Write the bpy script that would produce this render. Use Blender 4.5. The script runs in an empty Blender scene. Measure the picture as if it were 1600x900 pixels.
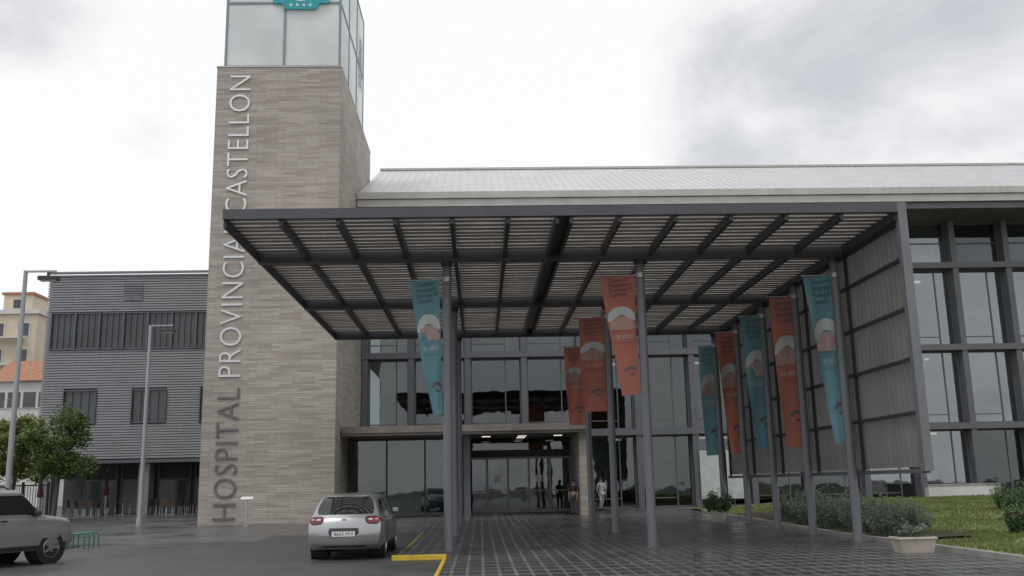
import bpy, bmesh, math, random
from mathutils import Matrix, Vector
random.seed(7)
rad=math.radians
S=bpy.context.scene; COL=S.collection
# ---------------- camera ----------------
PSI,TH,RO,FP=rad(2.09),rad(11.6),rad(1.2),1495.0
CP=Vector((0,0,1.6))
F=Vector((math.sin(PSI)*math.cos(TH),math.cos(PSI)*math.cos(TH),math.sin(TH)))
R0=Vector((math.cos(PSI),-math.sin(PSI),0)); U0=R0.cross(F)
R1=R0*math.cos(RO)-U0*math.sin(RO); U1=U0*math.cos(RO)+R0*math.sin(RO)
cam=bpy.data.cameras.new('camera'); co=bpy.data.objects.new('camera',cam); COL.objects.link(co)
cam.sensor_width=36; cam.lens=FP/1600*36; cam.clip_end=4000; cam.clip_start=.1
m=Matrix.Identity(4)
for i in range(3):
    m[i][0]=R1[i]; m[i][1]=U1[i]; m[i][2]=-F[i]; m[i][3]=CP[i]
co.matrix_world=m; S.camera=co
def at(px,py,Y):
    d=F*FP+R1*(px-800)+U1*(450-py); return CP+d*(Y/d.y)
def gz(y): return max(0,min(y,62)-28)*.012
# ---------------- mesh builder ----------------
class MB:
    def __init__(s): s.v=[]; s.f=[]
    def box(s,x0,x1,y0,y1,z0,z1):
        n=len(s.v); s.v+=[(x,y,z) for z in (z0,z1) for y in (y0,y1) for x in (x0,x1)]
        s.f+=[tuple(n+i for i in q) for q in ((0,2,3,1),(4,5,7,6),(0,1,5,4),(2,6,7,3),(0,4,6,2),(1,3,7,5))]; return s
    def obox(s,c,a,b,d):
        c,a,b,d=map(Vector,(c,a,b,d)); n=len(s.v)
        s.v+=[tuple(c+i*a+j*b+k*d) for k in (-1,1) for j in (-1,1) for i in (-1,1)]
        s.f+=[tuple(n+i for i in q) for q in ((0,2,3,1),(4,5,7,6),(0,1,5,4),(2,6,7,3),(0,4,6,2),(1,3,7,5))]; return s
    def cyl(s,p0,p1,r0,r1=None,n=10,cap=True):
        p0,p1=Vector(p0),Vector(p1); r1=r0 if r1 is None else r1
        d=(p1-p0).normalized(); a=d.orthogonal().normalized(); b=d.cross(a); k=len(s.v)
        for p,r in ((p0,r0),(p1,r1)):
            for i in range(n):
                t=2*math.pi*i/n; s.v.append(tuple(p+a*math.cos(t)*r+b*math.sin(t)*r))
        for i in range(n):
            j=(i+1)%n; s.f.append((k+i,k+j,k+n+j,k+n+i))
        if cap: s.f.append(tuple(k+i for i in reversed(range(n)))); s.f.append(tuple(k+n+i for i in range(n)))
        return s
    def tube(s,pts,r,n=8):
        for a,b in zip(pts,pts[1:]): s.cyl(a,b,r,r,n)
        return s
    def grid(s,rows):
        n=len(s.v); w=len(rows[0])
        for r in rows: s.v+=[tuple(p) for p in r]
        for i in range(len(rows)-1):
            for j in range(w-1): s.f.append((n+i*w+j,n+i*w+j+1,n+(i+1)*w+j+1,n+(i+1)*w+j))
        return s
    def poly(s,pts):
        n=len(s.v); s.v+=[tuple(p) for p in pts]; s.f.append(tuple(range(n,n+len(pts)))); return s
    def lathe(s,prof,c,axis,n=16):
        c=Vector(c); d=Vector(axis).normalized(); a=d.orthogonal().normalized(); b=d.cross(a); rows=[]
        for r,h in prof: rows.append([c+d*h+(a*math.cos(2*math.pi*i/n)+b*math.sin(2*math.pi*i/n))*r for i in range(n+1)])
        return s.grid(rows)
    def prism(s,pts,y0,y1):   # pts (x,z)
        k=len(s.v); n=len(pts)
        s.v+=[(x,y0,z) for x,z in pts]+[(x,y1,z) for x,z in pts]
        s.f.append(tuple(range(k,k+n))); s.f.append(tuple(reversed(range(k+n,k+2*n))))
        for i in range(n):
            j=(i+1)%n; s.f.append((k+i,k+n+i,k+n+j,k+j))
        return s
    def build(s,name,mat,parent=None,smooth=False,bevel=0,label=None):
        me=bpy.data.meshes.new(name); me.from_pydata([tuple(v) for v in s.v],[],s.f); me.update()
        bm=bmesh.new(); bm.from_mesh(me)
        if smooth: bmesh.ops.remove_doubles(bm,verts=bm.verts,dist=.0004)
        bmesh.ops.recalc_face_normals(bm,faces=bm.faces); bm.to_mesh(me); bm.free()
        me.materials.append(mat); o=bpy.data.objects.new(name,me); COL.objects.link(o)
        if smooth:
            for p in me.polygons: p.use_smooth=True
            try: me.set_sharp_from_angle(angle=rad(38))
            except Exception: pass
        if bevel:
            b=o.modifiers.new('b','BEVEL'); b.width=bevel; b.segments=2; b.limit_method='ANGLE'
        if parent is not None:
            o.parent=parent
            if parent.type=='EMPTY': o.matrix_parent_inverse=Matrix.Translation(-parent.location)
        if label: o['label']=label
        return o
def thing(name,label,cat,loc=(0,0,0),group=None):
    o=bpy.data.objects.new(name,None); COL.objects.link(o); o.location=loc; o.empty_display_size=.2
    o['label']=label; o['category']=cat
    if group: o['group']=group
    return o
def tag(o,label,cat,group=None,kind=None):
    o['label']=label; o['category']=cat
    if group: o['group']=group
    if kind: o['kind']=kind
    return o
def copy_tree(o,parent=None):
    c=o.copy(); COL.objects.link(c); c.parent=parent
    for ch in list(o.children): copy_tree(ch,c)
    return c
def struct(o,label,cat): return tag(o,label,cat,kind='structure')
def text(body,extr=0.0,res=3,off=0):
    cu=bpy.data.curves.new('t','FONT'); cu.body=body; cu.extrude=extr; cu.resolution_u=res; cu.align_x='LEFT'; cu.space_line=.9; cu.offset=off
    if off: cu.space_character=1.06
    ob=bpy.data.objects.new('t',cu); COL.objects.link(ob)
    dg=bpy.context.evaluated_depsgraph_get(); me=bpy.data.meshes.new_from_object(ob.evaluated_get(dg))
    vs=[v.co.copy() for v in me.vertices]; fs=[tuple(p.vertices) for p in me.polygons]
    bpy.data.objects.remove(ob); bpy.data.meshes.remove(me)
    x0=min(v.x for v in vs); x1=max(v.x for v in vs); y0=min(v.y for v in vs); y1=max(v.y for v in vs)
    return [((v.x-x0)/(x1-x0),(v.y-y0)/(y1-y0),v.z) for v in vs],fs
def text_on(mb,body,o,r,u,w,h,extr=0,off=.004,thin=0):
    vs,fs=text(body,extr if extr else 0,3,thin); o,r,u=Vector(o),Vector(r).normalized(),Vector(u).normalized(); n=r.cross(u); k=len(mb.v)
    for a,b,c in vs: mb.v.append(tuple(o+r*a*w+u*b*h+n*(c+off+extr)))
    mb.f+=[tuple(k+i for i in f) for f in fs]; return mb
# ---------------- materials ----------------
def M(name,col,rough=.5,metal=0,var=.18,scale=2.0,bump=0,bscale=25,stretch=(1,1,1),spec=.5,rvar=.0,emit=0,world=False,coat=0,transl=0):
    mt=bpy.data.materials.new(name); mt.use_nodes=True; nt=mt.node_tree; N=nt.nodes; L=nt.links
    b=N['Principled BSDF']; b.inputs['Roughness'].default_value=rough; b.inputs['Metallic'].default_value=metal
    b.inputs['Specular IOR Level'].default_value=spec
    if coat: b.inputs['Coat Weight'].default_value=coat; b.inputs['Coat Roughness'].default_value=.05
    mp=N.new('ShaderNodeMapping'); mp.inputs['Scale'].default_value=stretch
    if world: g=N.new('ShaderNodeNewGeometry'); L.new(g.outputs['Position'],mp.inputs[0])
    else: g=N.new('ShaderNodeTexCoord'); L.new(g.outputs['Object'],mp.inputs[0])
    n=N.new('ShaderNodeTexNoise'); n.inputs['Scale'].default_value=scale; n.inputs['Detail'].default_value=6; n.inputs['Roughness'].default_value=.62
    L.new(mp.outputs[0],n.inputs[0])
    r=N.new('ShaderNodeMapRange'); r.inputs[1].default_value=.3; r.inputs[2].default_value=.7
    r.inputs[3].default_value=1-var; r.inputs[4].default_value=1+var; L.new(n.outputs['Fac'],r.inputs[0])
    v=N.new('ShaderNodeVectorMath'); v.operation='SCALE'; v.inputs[0].default_value=col[:3]; L.new(r.outputs[0],v.inputs['Scale'])
    L.new(v.outputs[0],b.inputs['Base Color'])
    if rvar:
        r2=N.new('ShaderNodeMapRange'); r2.inputs[1].default_value=.35; r2.inputs[2].default_value=.65
        r2.inputs[3].default_value=max(0.02,rough-rvar); r2.inputs[4].default_value=rough+rvar; L.new(n.outputs['Fac'],r2.inputs[0]); L.new(r2.outputs[0],b.inputs['Roughness'])
    if bump:
        n2=N.new('ShaderNodeTexNoise'); n2.inputs['Scale'].default_value=bscale; n2.inputs['Detail'].default_value=4; L.new(mp.outputs[0],n2.inputs[0])
        bp=N.new('ShaderNodeBump'); bp.inputs['Strength'].default_value=bump; bp.inputs['Distance'].default_value=.02
        L.new(n2.outputs['Fac'],bp.inputs['Height']); L.new(bp.outputs[0],b.inputs['Normal'])
    if emit: b.inputs['Emission Color'].default_value=(*col[:3],1); b.inputs['Emission Strength'].default_value=emit
    if transl:
        tr=N.new('ShaderNodeBsdfTranslucent'); L.new(v.outputs[0],tr.inputs[0]); ms=N.new('ShaderNodeMixShader'); ms.inputs[0].default_value=transl
        L.new(b.outputs[0],ms.inputs[1]); L.new(tr.outputs[0],ms.inputs[2]); L.new(ms.outputs[0],N['Material Output'].inputs[0])
    return mt
def mth(nt,op,a,b=None,c=None):
    n=nt.nodes.new('ShaderNodeMath'); n.operation=op
    for i,x in enumerate((a,b,c)):
        if x is None: continue
        if isinstance(x,(int,float)): n.inputs[i].default_value=x
        else: nt.links.new(x,n.inputs[i])
    return n.outputs[0]
def glass(name,tint,base=.12,rough=.02):
    mt=bpy.data.materials.new(name); mt.use_nodes=True; nt=mt.node_tree; N=nt.nodes; L=nt.links; N.clear()
    out=N.new('ShaderNodeOutputMaterial'); t=N.new('ShaderNodeBsdfTransparent'); t.inputs[0].default_value=(*tint,1)
    g=N.new('ShaderNodeBsdfGlossy'); g.inputs['Roughness'].default_value=rough; g.inputs[0].default_value=(.9,.93,.95,1)
    fr=N.new('ShaderNodeFresnel'); fr.inputs[0].default_value=1.5
    gm=N.new('ShaderNodeNewGeometry'); n=N.new('ShaderNodeTexNoise'); n.inputs['Scale'].default_value=.8; L.new(gm.outputs['Position'],n.inputs[0])
    bp=N.new('ShaderNodeBump'); bp.inputs['Strength'].default_value=.25; bp.inputs['Distance'].default_value=.02; L.new(n.outputs['Fac'],bp.inputs['Height']); L.new(bp.outputs[0],g.inputs['Normal'])
    f=mth(nt,'ADD',fr.outputs[0],base); mx=N.new('ShaderNodeMixShader'); L.new(f,mx.inputs[0]); L.new(t.outputs[0],mx.inputs[1]); L.new(g.outputs[0],mx.inputs[2]); L.new(mx.outputs[0],out.inputs[0])
    return mt
def stone():
    mt=bpy.data.materials.new('travertine strips'); mt.use_nodes=True; nt=mt.node_tree; N=nt.nodes; L=nt.links; b=N['Principled BSDF']; b.inputs['Roughness'].default_value=.75
    g=N.new('ShaderNodeNewGeometry'); s=N.new('ShaderNodeSeparateXYZ'); L.new(g.outputs['Position'],s.inputs[0])
    xy=mth(nt,'ADD',s.outputs[0],s.outputs[1]); c=N.new('ShaderNodeCombineXYZ'); L.new(xy,c.inputs[0]); L.new(s.outputs[2],c.inputs[1])
    br=N.new('ShaderNodeTexBrick'); L.new(c.outputs[0],br.inputs[0]); br.inputs['Scale'].default_value=1
    br.inputs['Brick Width'].default_value=.95; br.inputs['Row Height'].default_value=.105; br.inputs['Mortar Size'].default_value=.006; br.inputs['Mortar Smooth'].default_value=.3
    br.inputs['Bias'].default_value=-.2; br.offset=.37; br.inputs['Color1'].default_value=(.465,.425,.38,1); br.inputs['Color2'].default_value=(.325,.285,.248,1); br.inputs['Mortar'].default_value=(.20,.18,.16,1)
    mp=N.new('ShaderNodeMapping'); mp.inputs['Scale'].default_value=(.5,5,1); L.new(c.outputs[0],mp.inputs[0])
    n=N.new('ShaderNodeTexNoise'); n.inputs['Scale'].default_value=1.2; n.inputs['Detail'].default_value=8; n.inputs['Roughness'].default_value=.7; L.new(mp.outputs[0],n.inputs[0])
    n3=N.new('ShaderNodeTexNoise'); n3.inputs['Scale'].default_value=.25; L.new(c.outputs[0],n3.inputs[0])
    r=N.new('ShaderNodeMapRange'); r.inputs[1].default_value=.3; r.inputs[2].default_value=.7; r.inputs[3].default_value=.82; r.inputs[4].default_value=1.17; L.new(n.outputs['Fac'],r.inputs[0])
    r3=N.new('ShaderNodeMapRange'); r3.inputs[1].default_value=.3; r3.inputs[2].default_value=.7; r3.inputs[3].default_value=.88; r3.inputs[4].default_value=1.1; L.new(n3.outputs['Fac'],r3.inputs[0])
    k=mth(nt,'MULTIPLY',r.outputs[0],r3.outputs[0])
    v=N.new('ShaderNodeVectorMath'); v.operation='SCALE'; L.new(br.outputs['Color'],v.inputs[0]); L.new(k,v.inputs['Scale']); L.new(v.outputs[0],b.inputs['Base Color'])
    bp=N.new('ShaderNodeBump'); bp.inputs['Strength'].default_value=.4; bp.inputs['Distance'].default_value=.02; L.new(br.outputs['Fac'],bp.inputs['Height']); bp.invert=True; L.new(bp.outputs[0],b.inputs['Normal'])
    return mt
def paving(name,base,line,sx,sy,wx,wy,rough=.22,tv=.08):
    mt=bpy.data.materials.new(name); mt.use_nodes=True; nt=mt.node_tree; N=nt.nodes; L=nt.links; b=N['Principled BSDF']
    g=N.new('ShaderNodeNewGeometry'); s=N.new('ShaderNodeSeparateXYZ'); L.new(g.outputs['Position'],s.inputs[0])
    fx=mth(nt,'LESS_THAN',mth(nt,'FRACT',mth(nt,'DIVIDE',s.outputs[0],sx)),wx); fy=mth(nt,'LESS_THAN',mth(nt,'FRACT',mth(nt,'DIVIDE',s.outputs[1],sy)),wy)
    gfac=mth(nt,'MAXIMUM',fx,fy)
    cx=N.new('ShaderNodeCombineXYZ'); L.new(mth(nt,'FLOOR',mth(nt,'DIVIDE',s.outputs[0],sx)),cx.inputs[0]); L.new(mth(nt,'FLOOR',mth(nt,'DIVIDE',s.outputs[1],sy)),cx.inputs[1])
    wn=N.new('ShaderNodeTexWhiteNoise'); L.new(cx.outputs[0],wn.inputs[0])
    n=N.new('ShaderNodeTexNoise'); n.inputs['Scale'].default_value=.35; n.inputs['Detail'].default_value=7; n.inputs['Roughness'].default_value=.65; L.new(g.outputs['Position'],n.inputs[0])
    r=N.new('ShaderNodeMapRange'); r.inputs[1].default_value=.35; r.inputs[2].default_value=.65; r.inputs[3].default_value=.75; r.inputs[4].default_value=1.25; L.new(n.outputs['Fac'],r.inputs[0])
    rw=N.new('ShaderNodeMapRange'); rw.inputs[3].default_value=1-tv; rw.inputs[4].default_value=1+tv; L.new(wn.outputs[0],rw.inputs[0])
    mx=N.new('ShaderNodeMixRGB'); L.new(gfac,mx.inputs[0]); mx.inputs[1].default_value=(*base,1); mx.inputs[2].default_value=(*line,1)
    v=N.new('ShaderNodeVectorMath'); v.operation='SCALE'; L.new(mx.outputs[0],v.inputs[0]); L.new(mth(nt,'MULTIPLY',r.outputs[0],rw.outputs[0]),v.inputs['Scale']); L.new(v.outputs[0],b.inputs['Base Color'])
    rr=N.new('ShaderNodeMapRange'); rr.inputs[1].default_value=.35; rr.inputs[2].default_value=.65; rr.inputs[3].default_value=rough-.1; rr.inputs[4].default_value=rough+.2; L.new(n.outputs['Fac'],rr.inputs[0]); L.new(rr.outputs[0],b.inputs['Roughness'])
    n2=N.new('ShaderNodeTexNoise'); n2.inputs['Scale'].default_value=9; L.new(g.outputs['Position'],n2.inputs[0])
    h=mth(nt,'ADD',mth(nt,'MULTIPLY',n2.outputs['Fac'],.35),mth(nt,'MULTIPLY',gfac,-.25))
    bp=N.new('ShaderNodeBump'); bp.inputs['Strength'].default_value=.3; bp.inputs['Distance'].default_value=.01; L.new(h,bp.inputs['Height']); L.new(bp.outputs[0],b.inputs['Normal'])
    return mt
m_stone=stone()
m_steel=M('painted slate steel',(.115,.12,.135),.45,0,.12,1.5)
m_csteel=M('canopy steel',(.075,.078,.088),.45,0,.12,1.5)
m_steel_d=M('dark canopy steel',(.038,.040,.046),.45,0,.15,2)
m_pillar=M('grey painted column',(.165,.172,.19),.35,0,.1,1)
m_pole=M('galvanised lamp pole',(.34,.35,.37),.4,.2,.1,1)
m_slat=M('weathered louvre slat',(.40,.365,.34),.6,0,.25,3,stretch=(.6,3,1))
m_screen=M('ribbed screen sheet',(.225,.225,.222),.45,.1,.14,.9,stretch=(1,1,.5),transl=.3)
m_roof=M('zinc roof',(.55,.56,.57),.42,.25,.07,.5)
m_gutter=M('pale metal gutter',(.46,.45,.43),.4,.3,.12,1)
m_glass=glass('facade glass',(.46,.50,.50),.05)
m_glass2=glass('brighter facade glass',(.60,.64,.64),.16)
m_lant=M('frosted lantern glass',(.90,.92,.92),.35,0,.10,.35,spec=.5,transl=.5)
m_lframe=M('lantern frame metal',(.20,.27,.28),.4,.3,.1,2)
m_frost=M('frosted lower glazing',(.34,.37,.36),.2,0,.2,.6)
m_alu=M('aluminium',(.5,.51,.52),.35,.8,.1,2)
m_doorf=M('grey door frame',(.20,.20,.205),.4,.4,.1,2)
m_letter=M('steel lettering sky reflection',(.80,.81,.83),.45,.1,.06,3)  # same steel lettering, tones painted paler upward as reflected sky
m_letter_m=M('steel lettering partial sky reflection',(.70,.71,.73),.45,.2,.08,3)
m_letter_d=M('steel lettering no sky reflection',(.16,.16,.165),.45,.3,.15,3)
m_conc=M('concrete slab',(.24,.21,.185),.7,0,.25,1.2,bump=.2)
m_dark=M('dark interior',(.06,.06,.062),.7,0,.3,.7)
m_int=M('interior wall',(.24,.23,.215),.8,0,.35,.5)
m_intred=M('interior warm wood',(.18,.11,.08),.6,0,.3,.8)
m_ceil=M('white ceiling',(.5,.5,.48),.8,0,.1,1)
m_lamp=M('lit ceiling lamp',(1,.93,.8),.5,0,0,1,emit=.9)
m_white=M('white paint',(.75,.75,.73),.55,0,.08,2)
m_panel=M('pale poster panel',(.46,.50,.48),.5,0,.15,1.5)
m_blind_refl=M('pale blind_reflection sheet',(.74,.75,.75),.8,0,.10,1,stretch=(4,1,.3),transl=.3)  # pale sheet behind the glass, also stands in for window reflections
m_lou=M('grey louvre cladding',(.225,.23,.245),.4,.1,.10,1.2)
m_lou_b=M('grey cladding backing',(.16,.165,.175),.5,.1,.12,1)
m_black=M('black rubber',(.018,.018,.019),.75,0,.2,5)
m_blackgl=M('black car glass',(.022,.025,.027),.05,0,.1,2,spec=.8)
m_car=M('silver car paint',(.38,.385,.40),.32,.65,.03,2,coat=.5)
m_car2=M('greyish silver car paint',(.35,.355,.35),.34,.45,.04,2,coat=.5)
m_trim=M('dark plastic trim',(.04,.04,.043),.6,0,.1,4)
m_red=M('red tail lamp',(.20,.012,.012),.15,0,.1,6,coat=.5)
m_clear=M('clear lamp lens',(.6,.6,.61),.12,.2,.1,6)
m_rim=M('alloy rim',(.45,.45,.46),.3,.8,.1,4)
m_plate=M('number plate white',(.75,.75,.72),.4,0,.03,3)
m_pband=M('blue plate band',(.02,.05,.3),.4)
m_ink=M('black ink',(.02,.02,.02),.5,0,.1,3)
m_teal=M('teal banner cloth',(.18,.36,.42),.85,0,.12,1.6,bump=.2,bscale=6,transl=.25)
m_sal=M('terracotta banner cloth',(.54,.20,.15),.85,0,.12,1.6,bump=.2,bscale=6,transl=.25)
m_bwhite=M('banner white print',(.55,.57,.57),.85,0,.08,2)
m_bsal=M('banner salmon print',(.46,.33,.31),.85,0,.08,2)
m_bink=M('banner dark print',(.06,.10,.12),.85,0,.1,2)
m_bink2=M('banner faded dark print',(.16,.13,.13),.85,0,.1,2)
m_btealp=M('banner grey print',(.48,.30,.26),.85,0,.1,2)
m_emb=M('turquoise emblem',(.02,.34,.38),.4,0,.1,2)
m_yel=M('yellow kerb paint',(.60,.42,.04),.6,0,.25,4,bump=.3)
m_yell=M('worn yellow line paint',(.36,.28,.07),.6,0,.45,5,world=True)
m_kerb=M('pale kerb stone',(.30,.29,.275),.6,0,.2,2,bump=.3)
m_asph=M('damp asphalt',(.072,.073,.077),.46,0,.25,.5,bump=.5,bscale=60,rvar=.18,world=True)
m_ground=M('earth and tarmac',(.09,.09,.088),.8,0,.2,.2,world=True)
m_lawn=M('lawn soil and turf',(.13,.16,.05),.9,0,.4,1.3,bump=.6,bscale=30,world=True)
m_soil=M('bed soil',(.07,.055,.045),.9,0,.3,3,bump=.5,world=True)
m_blade=M('grass blades',(.17,.21,.065),.7,0,.4,1.5,world=True,transl=.3)
m_leaf=M('tree leaves',(.085,.135,.03),.6,0,.6,1.6,world=True,transl=.25)
m_leaf2=M('yellowish leaves',(.17,.18,.045),.6,0,.45,2.0,world=True,transl=.3)
m_lav=M('lavender foliage',(.165,.195,.15),.8,0,.45,3,world=True,transl=.25)
m_bush=M('dark shrub leaves',(.07,.125,.045),.6,0,.5,3,world=True,transl=.2)
m_redf=M('red petals',(.6,.03,.03),.6,0,.2,3)
m_bark=M('tree bark',(.11,.09,.075),.9,0,.3,8,bump=.6)
m_plant=M('concrete planter',(.46,.41,.36),.75,0,.2,3,bump=.3)
m_cream=M('cream render',(.60,.53,.41),.85,0,.1,.4)
m_offw=M('white render',(.62,.61,.59),.85,0,.1,.4)
m_tile=M('terracotta roof tile',(.36,.17,.11),.8,0,.3,1.5,stretch=(4,1,1))
m_win=M('distant window glass',(.07,.078,.085),.15,0,.3,.5)
m_green=M('green painted steel',(.03,.16,.08),.45,0,.1,3)
m_maroon=M('maroon parasol cloth',(.075,.018,.022),.85,0,.2,3)
m_skin=M('skin',(.42,.24,.17),.6,0,.05,6)
m_hair=M('dark hair',(.03,.02,.015),.7,0,.2,9)
m_coat=M('white clothes',(.48,.49,.51),.8,0,.06,5)
m_cloth=M('dark clothes',(.035,.035,.045),.85,0,.15,5)
m_jean=M('blue grey trousers',(.07,.08,.11),.85,0,.15,5)
m_wick=M('brown rattan',(.09,.07,.055),.7,0,.3,8)
m_pav=paving('gridded wet paving',(.050,.052,.055),(.165,.165,.163),.30,.75,.2,.2,.27)
m_pav2=paving('smooth wet slabs',(.115,.117,.123),(.065,.065,.065),1.2,.6,.02,.03,.30)
# ---------------- world ----------------
W=bpy.data.worlds.new('World'); S.world=W; W.use_nodes=True; nt=W.node_tree; N=nt.nodes; L=nt.links
bg=N['Background']; bg.inputs[1].default_value=1.2
sk=N.new('ShaderNodeTexSky'); sk.sky_type='NISHITA'; sk.sun_disc=False; sk.sun_elevation=rad(48); sk.sun_rotation=rad(-40)
tc=N.new('ShaderNodeTexCoord'); sp=N.new('ShaderNodeSeparateXYZ'); L.new(tc.outputs['Generated'],sp.inputs[0])
den=mth(nt,'ADD',mth(nt,'MAXIMUM',sp.outputs[2],0.0),.35)
cb=N.new('ShaderNodeCombineXYZ'); L.new(mth(nt,'DIVIDE',sp.outputs[0],den),cb.inputs[0]); L.new(mth(nt,'DIVIDE',sp.outputs[1],den),cb.inputs[1]); L.new(mth(nt,'MULTIPLY',sp.outputs[2],1.6),cb.inputs[2])
n1=N.new('ShaderNodeTexNoise'); n1.inputs['Scale'].default_value=2.2; n1.inputs['Detail'].default_value=10; n1.inputs['Roughness'].default_value=.55; n1.inputs['Distortion'].default_value=.3; L.new(cb.outputs[0],n1.inputs[0])
def blob(px,py,c0,amt):
    d=at(px,py,50)-CP; d.normalize(); v=N.new('ShaderNodeVectorMath'); v.operation='DOT_PRODUCT'; L.new(tc.outputs['Generated'],v.inputs[0]); v.inputs[1].default_value=d
    r=N.new('ShaderNodeMapRange'); r.interpolation_type='SMOOTHSTEP'; r.inputs[1].default_value=c0; r.inputs[2].default_value=1; r.inputs[3].default_value=0; r.inputs[4].default_value=amt; L.new(v.outputs['Value'],r.inputs[0]); return r.outputs[0]
fac=mth(nt,'ADD',n1.outputs['Fac'],.08)
for a in ((1450,60,.93,-.15),(90,160,.991,-.13),(260,60,.985,.06),(1250,150,.985,-.02),(30,270,.992,.24),(700,120,.93,.12),(120,400,.96,.10),(1500,250,.985,.10)): fac=mth(nt,'ADD',fac,blob(*a))
cr=N.new('ShaderNodeValToRGB'); L.new(fac,cr.inputs[0]); e=cr.color_ramp.elements
e[0].position=.28; e[0].color=(.46,.475,.51,1); e[1].position=.62; e[1].color=(.84,.84,.845,1)
q=e.new(.41); q.color=(.58,.59,.615,1); q=e.new(.52); q.color=(.75,.755,.765,1)
sv=N.new('ShaderNodeVectorMath'); sv.operation='SCALE'; L.new(sk.outputs[0],sv.inputs[0]); sv.inputs['Scale'].default_value=.1
mx=N.new('ShaderNodeMixRGB'); mx.inputs[0].default_value=.96; L.new(sv.outputs[0],mx.inputs[1]); L.new(cr.outputs[0],mx.inputs[2]); L.new(mx.outputs[0],bg.inputs[0])
sl=bpy.data.lights.new('sun','SUN'); sl.energy=.9; sl.angle=rad(16); sl.color=(1,.97,.92); so=bpy.data.objects.new('sun',sl); COL.objects.link(so)
so.rotation_euler=Vector((.4,.45,-1.05)).to_track_quat('-Z','Y').to_euler(); sk.sun_rotation=math.atan2(-.4,-.45)
S.view_settings.view_transform='Standard'; S.view_settings.look='None'; S.view_settings.exposure=0
# ---------------- ground ----------------
def sheet(name,pts,dz,mat,label,cat):
    bm=bmesh.new(); bm.faces.new([bm.verts.new((x,y,0)) for x,y in pts])
    for yy in (28,62):
        bmesh.ops.bisect_plane(bm,geom=bm.verts[:]+bm.edges[:]+bm.faces[:],plane_co=(0,yy,0),plane_no=(0,1,0))
    for v in bm.verts: v.co.z=gz(v.co.y)+dz
    bmesh.ops.recalc_face_normals(bm,faces=bm.faces)
    if bm.faces[:][0].normal.z<0: bmesh.ops.reverse_faces(bm,faces=bm.faces)
    me=bpy.data.meshes.new(name); bm.to_mesh(me); bm.free(); me.materials.append(mat); o=bpy.data.objects.new(name,me); COL.objects.link(o)
    return struct(o,label,cat)
sheet('ground',[(-900,-200),(900,-200),(900,2500),(-900,2500)],-.012,m_ground,'wide dull ground reaching the horizon','ground')
sheet('parking_asphalt',[(-60,-20),(-.8,-20),(-.8,22.3),(-1.95,22.3),(-1.95,33.6),(-7,33.6),(-7,30.6),(-60,30.6)],-.004,m_asph,'damp dark asphalt of the parking area','asphalt')
sheet('front_paving',[(-60,30.6),(-7,30.6),(-7,33.6),(-1.95,33.6),(-1.95,39.5),(-1.95,60),(-60,60)],-.001,m_pav2,'smooth grey slab paving in front of the stone tower','paving')
sheet('entrance_plaza',[(-.8,-20),(9.95,-20),(9.95,50.4),(-1.95,50.4),(-1.95,22.3),(-.8,22.3)],.003,m_pav,'wet dark entrance paving with a fine pale grid','paving')
sheet('plaza_margin',[(9.95,40),(30,47),(30,50.4),(9.95,50.4)],-.002,m_pav2,'smooth paving strip along the foot of the main facade','paving')
mb=MB(); mb.box(-2.0,-.78,22.14,22.3,-.02,.10); mb.box(-.86,-.78,16.5,22.14,-.02,.03)
tag(mb.build('yellow_kerb',m_yel,None,bevel=.015),'yellow painted raised kerb at the corner of the plaza','kerb')
mb=MB()
def gline(x0,y0,x1,y1,w,dz):
    d=Vector((x1-x0,y1-y0,0)).normalized(); n=Vector((-d.y,d.x,0))*w/2
    ys=[(x0,y0),(x1,y1)]
    if min(y0,y1)<28<max(y0,y1):
        t=(28-y0)/(y1-y0); ys.insert(1,(x0+(x1-x0)*t,28))
    mb.grid([[Vector((x,y,gz(y)+dz))-n,Vector((x,y,gz(y)+dz))+n] for x,y in ys])
gline(-1.98,22.35,-1.98,33.6,.07,.008); gline(-5.9,21.2,-3.1,21.2,.05,.008)
struct(mb.build('parking_line',m_yell),'thin worn yellow painted lines around the parking bay','road marking')
mb=MB()
for y0,y1 in ((2,28),(28,44)): mb.grid([[(9.95,y,gz(y)-.02),(9.95,y,gz(y)+.11),(10.12,y,gz(y)+.11),(10.12,y,gz(y)-.02)] for y in (y0,y1)])
struct(mb.build('kerb',m_kerb,None),'pale stone kerb along the lawn and planting bed','kerb')
rows=[]
def lawn_z(x,y): 
    t=min(1,max(0,(x-10.1)/9)); return gz(y)+.07+.28*t*t*(3-2*t)+.03*math.sin(x*1.3+y*.7)
for i in range(26):
    y=2+i*1.84
    rows.append([(10.13+j*1.4,y,lawn_z(10.13+j*1.4,y)) for j in range(26)])
mb=MB().grid(rows); struct(mb.build('lawn',m_lawn,None,True),'gently rising lawn right of the plaza','lawn')
mb=MB()
for _ in range(36000):
    y=15+random.random()**1.3*32; x=10.3+random.random()*y*.42
    z=lawn_z(x,y); h=random.uniform(.03,.085); a=random.random()*6.28; w=.012+.0006*y
    dx,dy=math.cos(a)*w,math.sin(a)*w; mb.poly([(x-dx,y-dy,z-.01),(x+dx,y+dy,z-.01),(x+random.uniform(-.03,.03),y+random.uniform(-.03,.03),z+h)])
tag(mb.build('grass',m_blade),'short uneven green grass covering the lawn','grass',kind='stuff')
mb=MB()
for y0,y1 in ((23.6,28),(28,40)): mb.grid([[(10.14,y,gz(y)+.10),(12.0,y,lawn_z(12.0,y)+.05)] for y in (y0,y1)])
struct(mb.build('planting_bed',m_soil),'dark soil bed beside the kerb under the bushes','soil bed')
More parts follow.
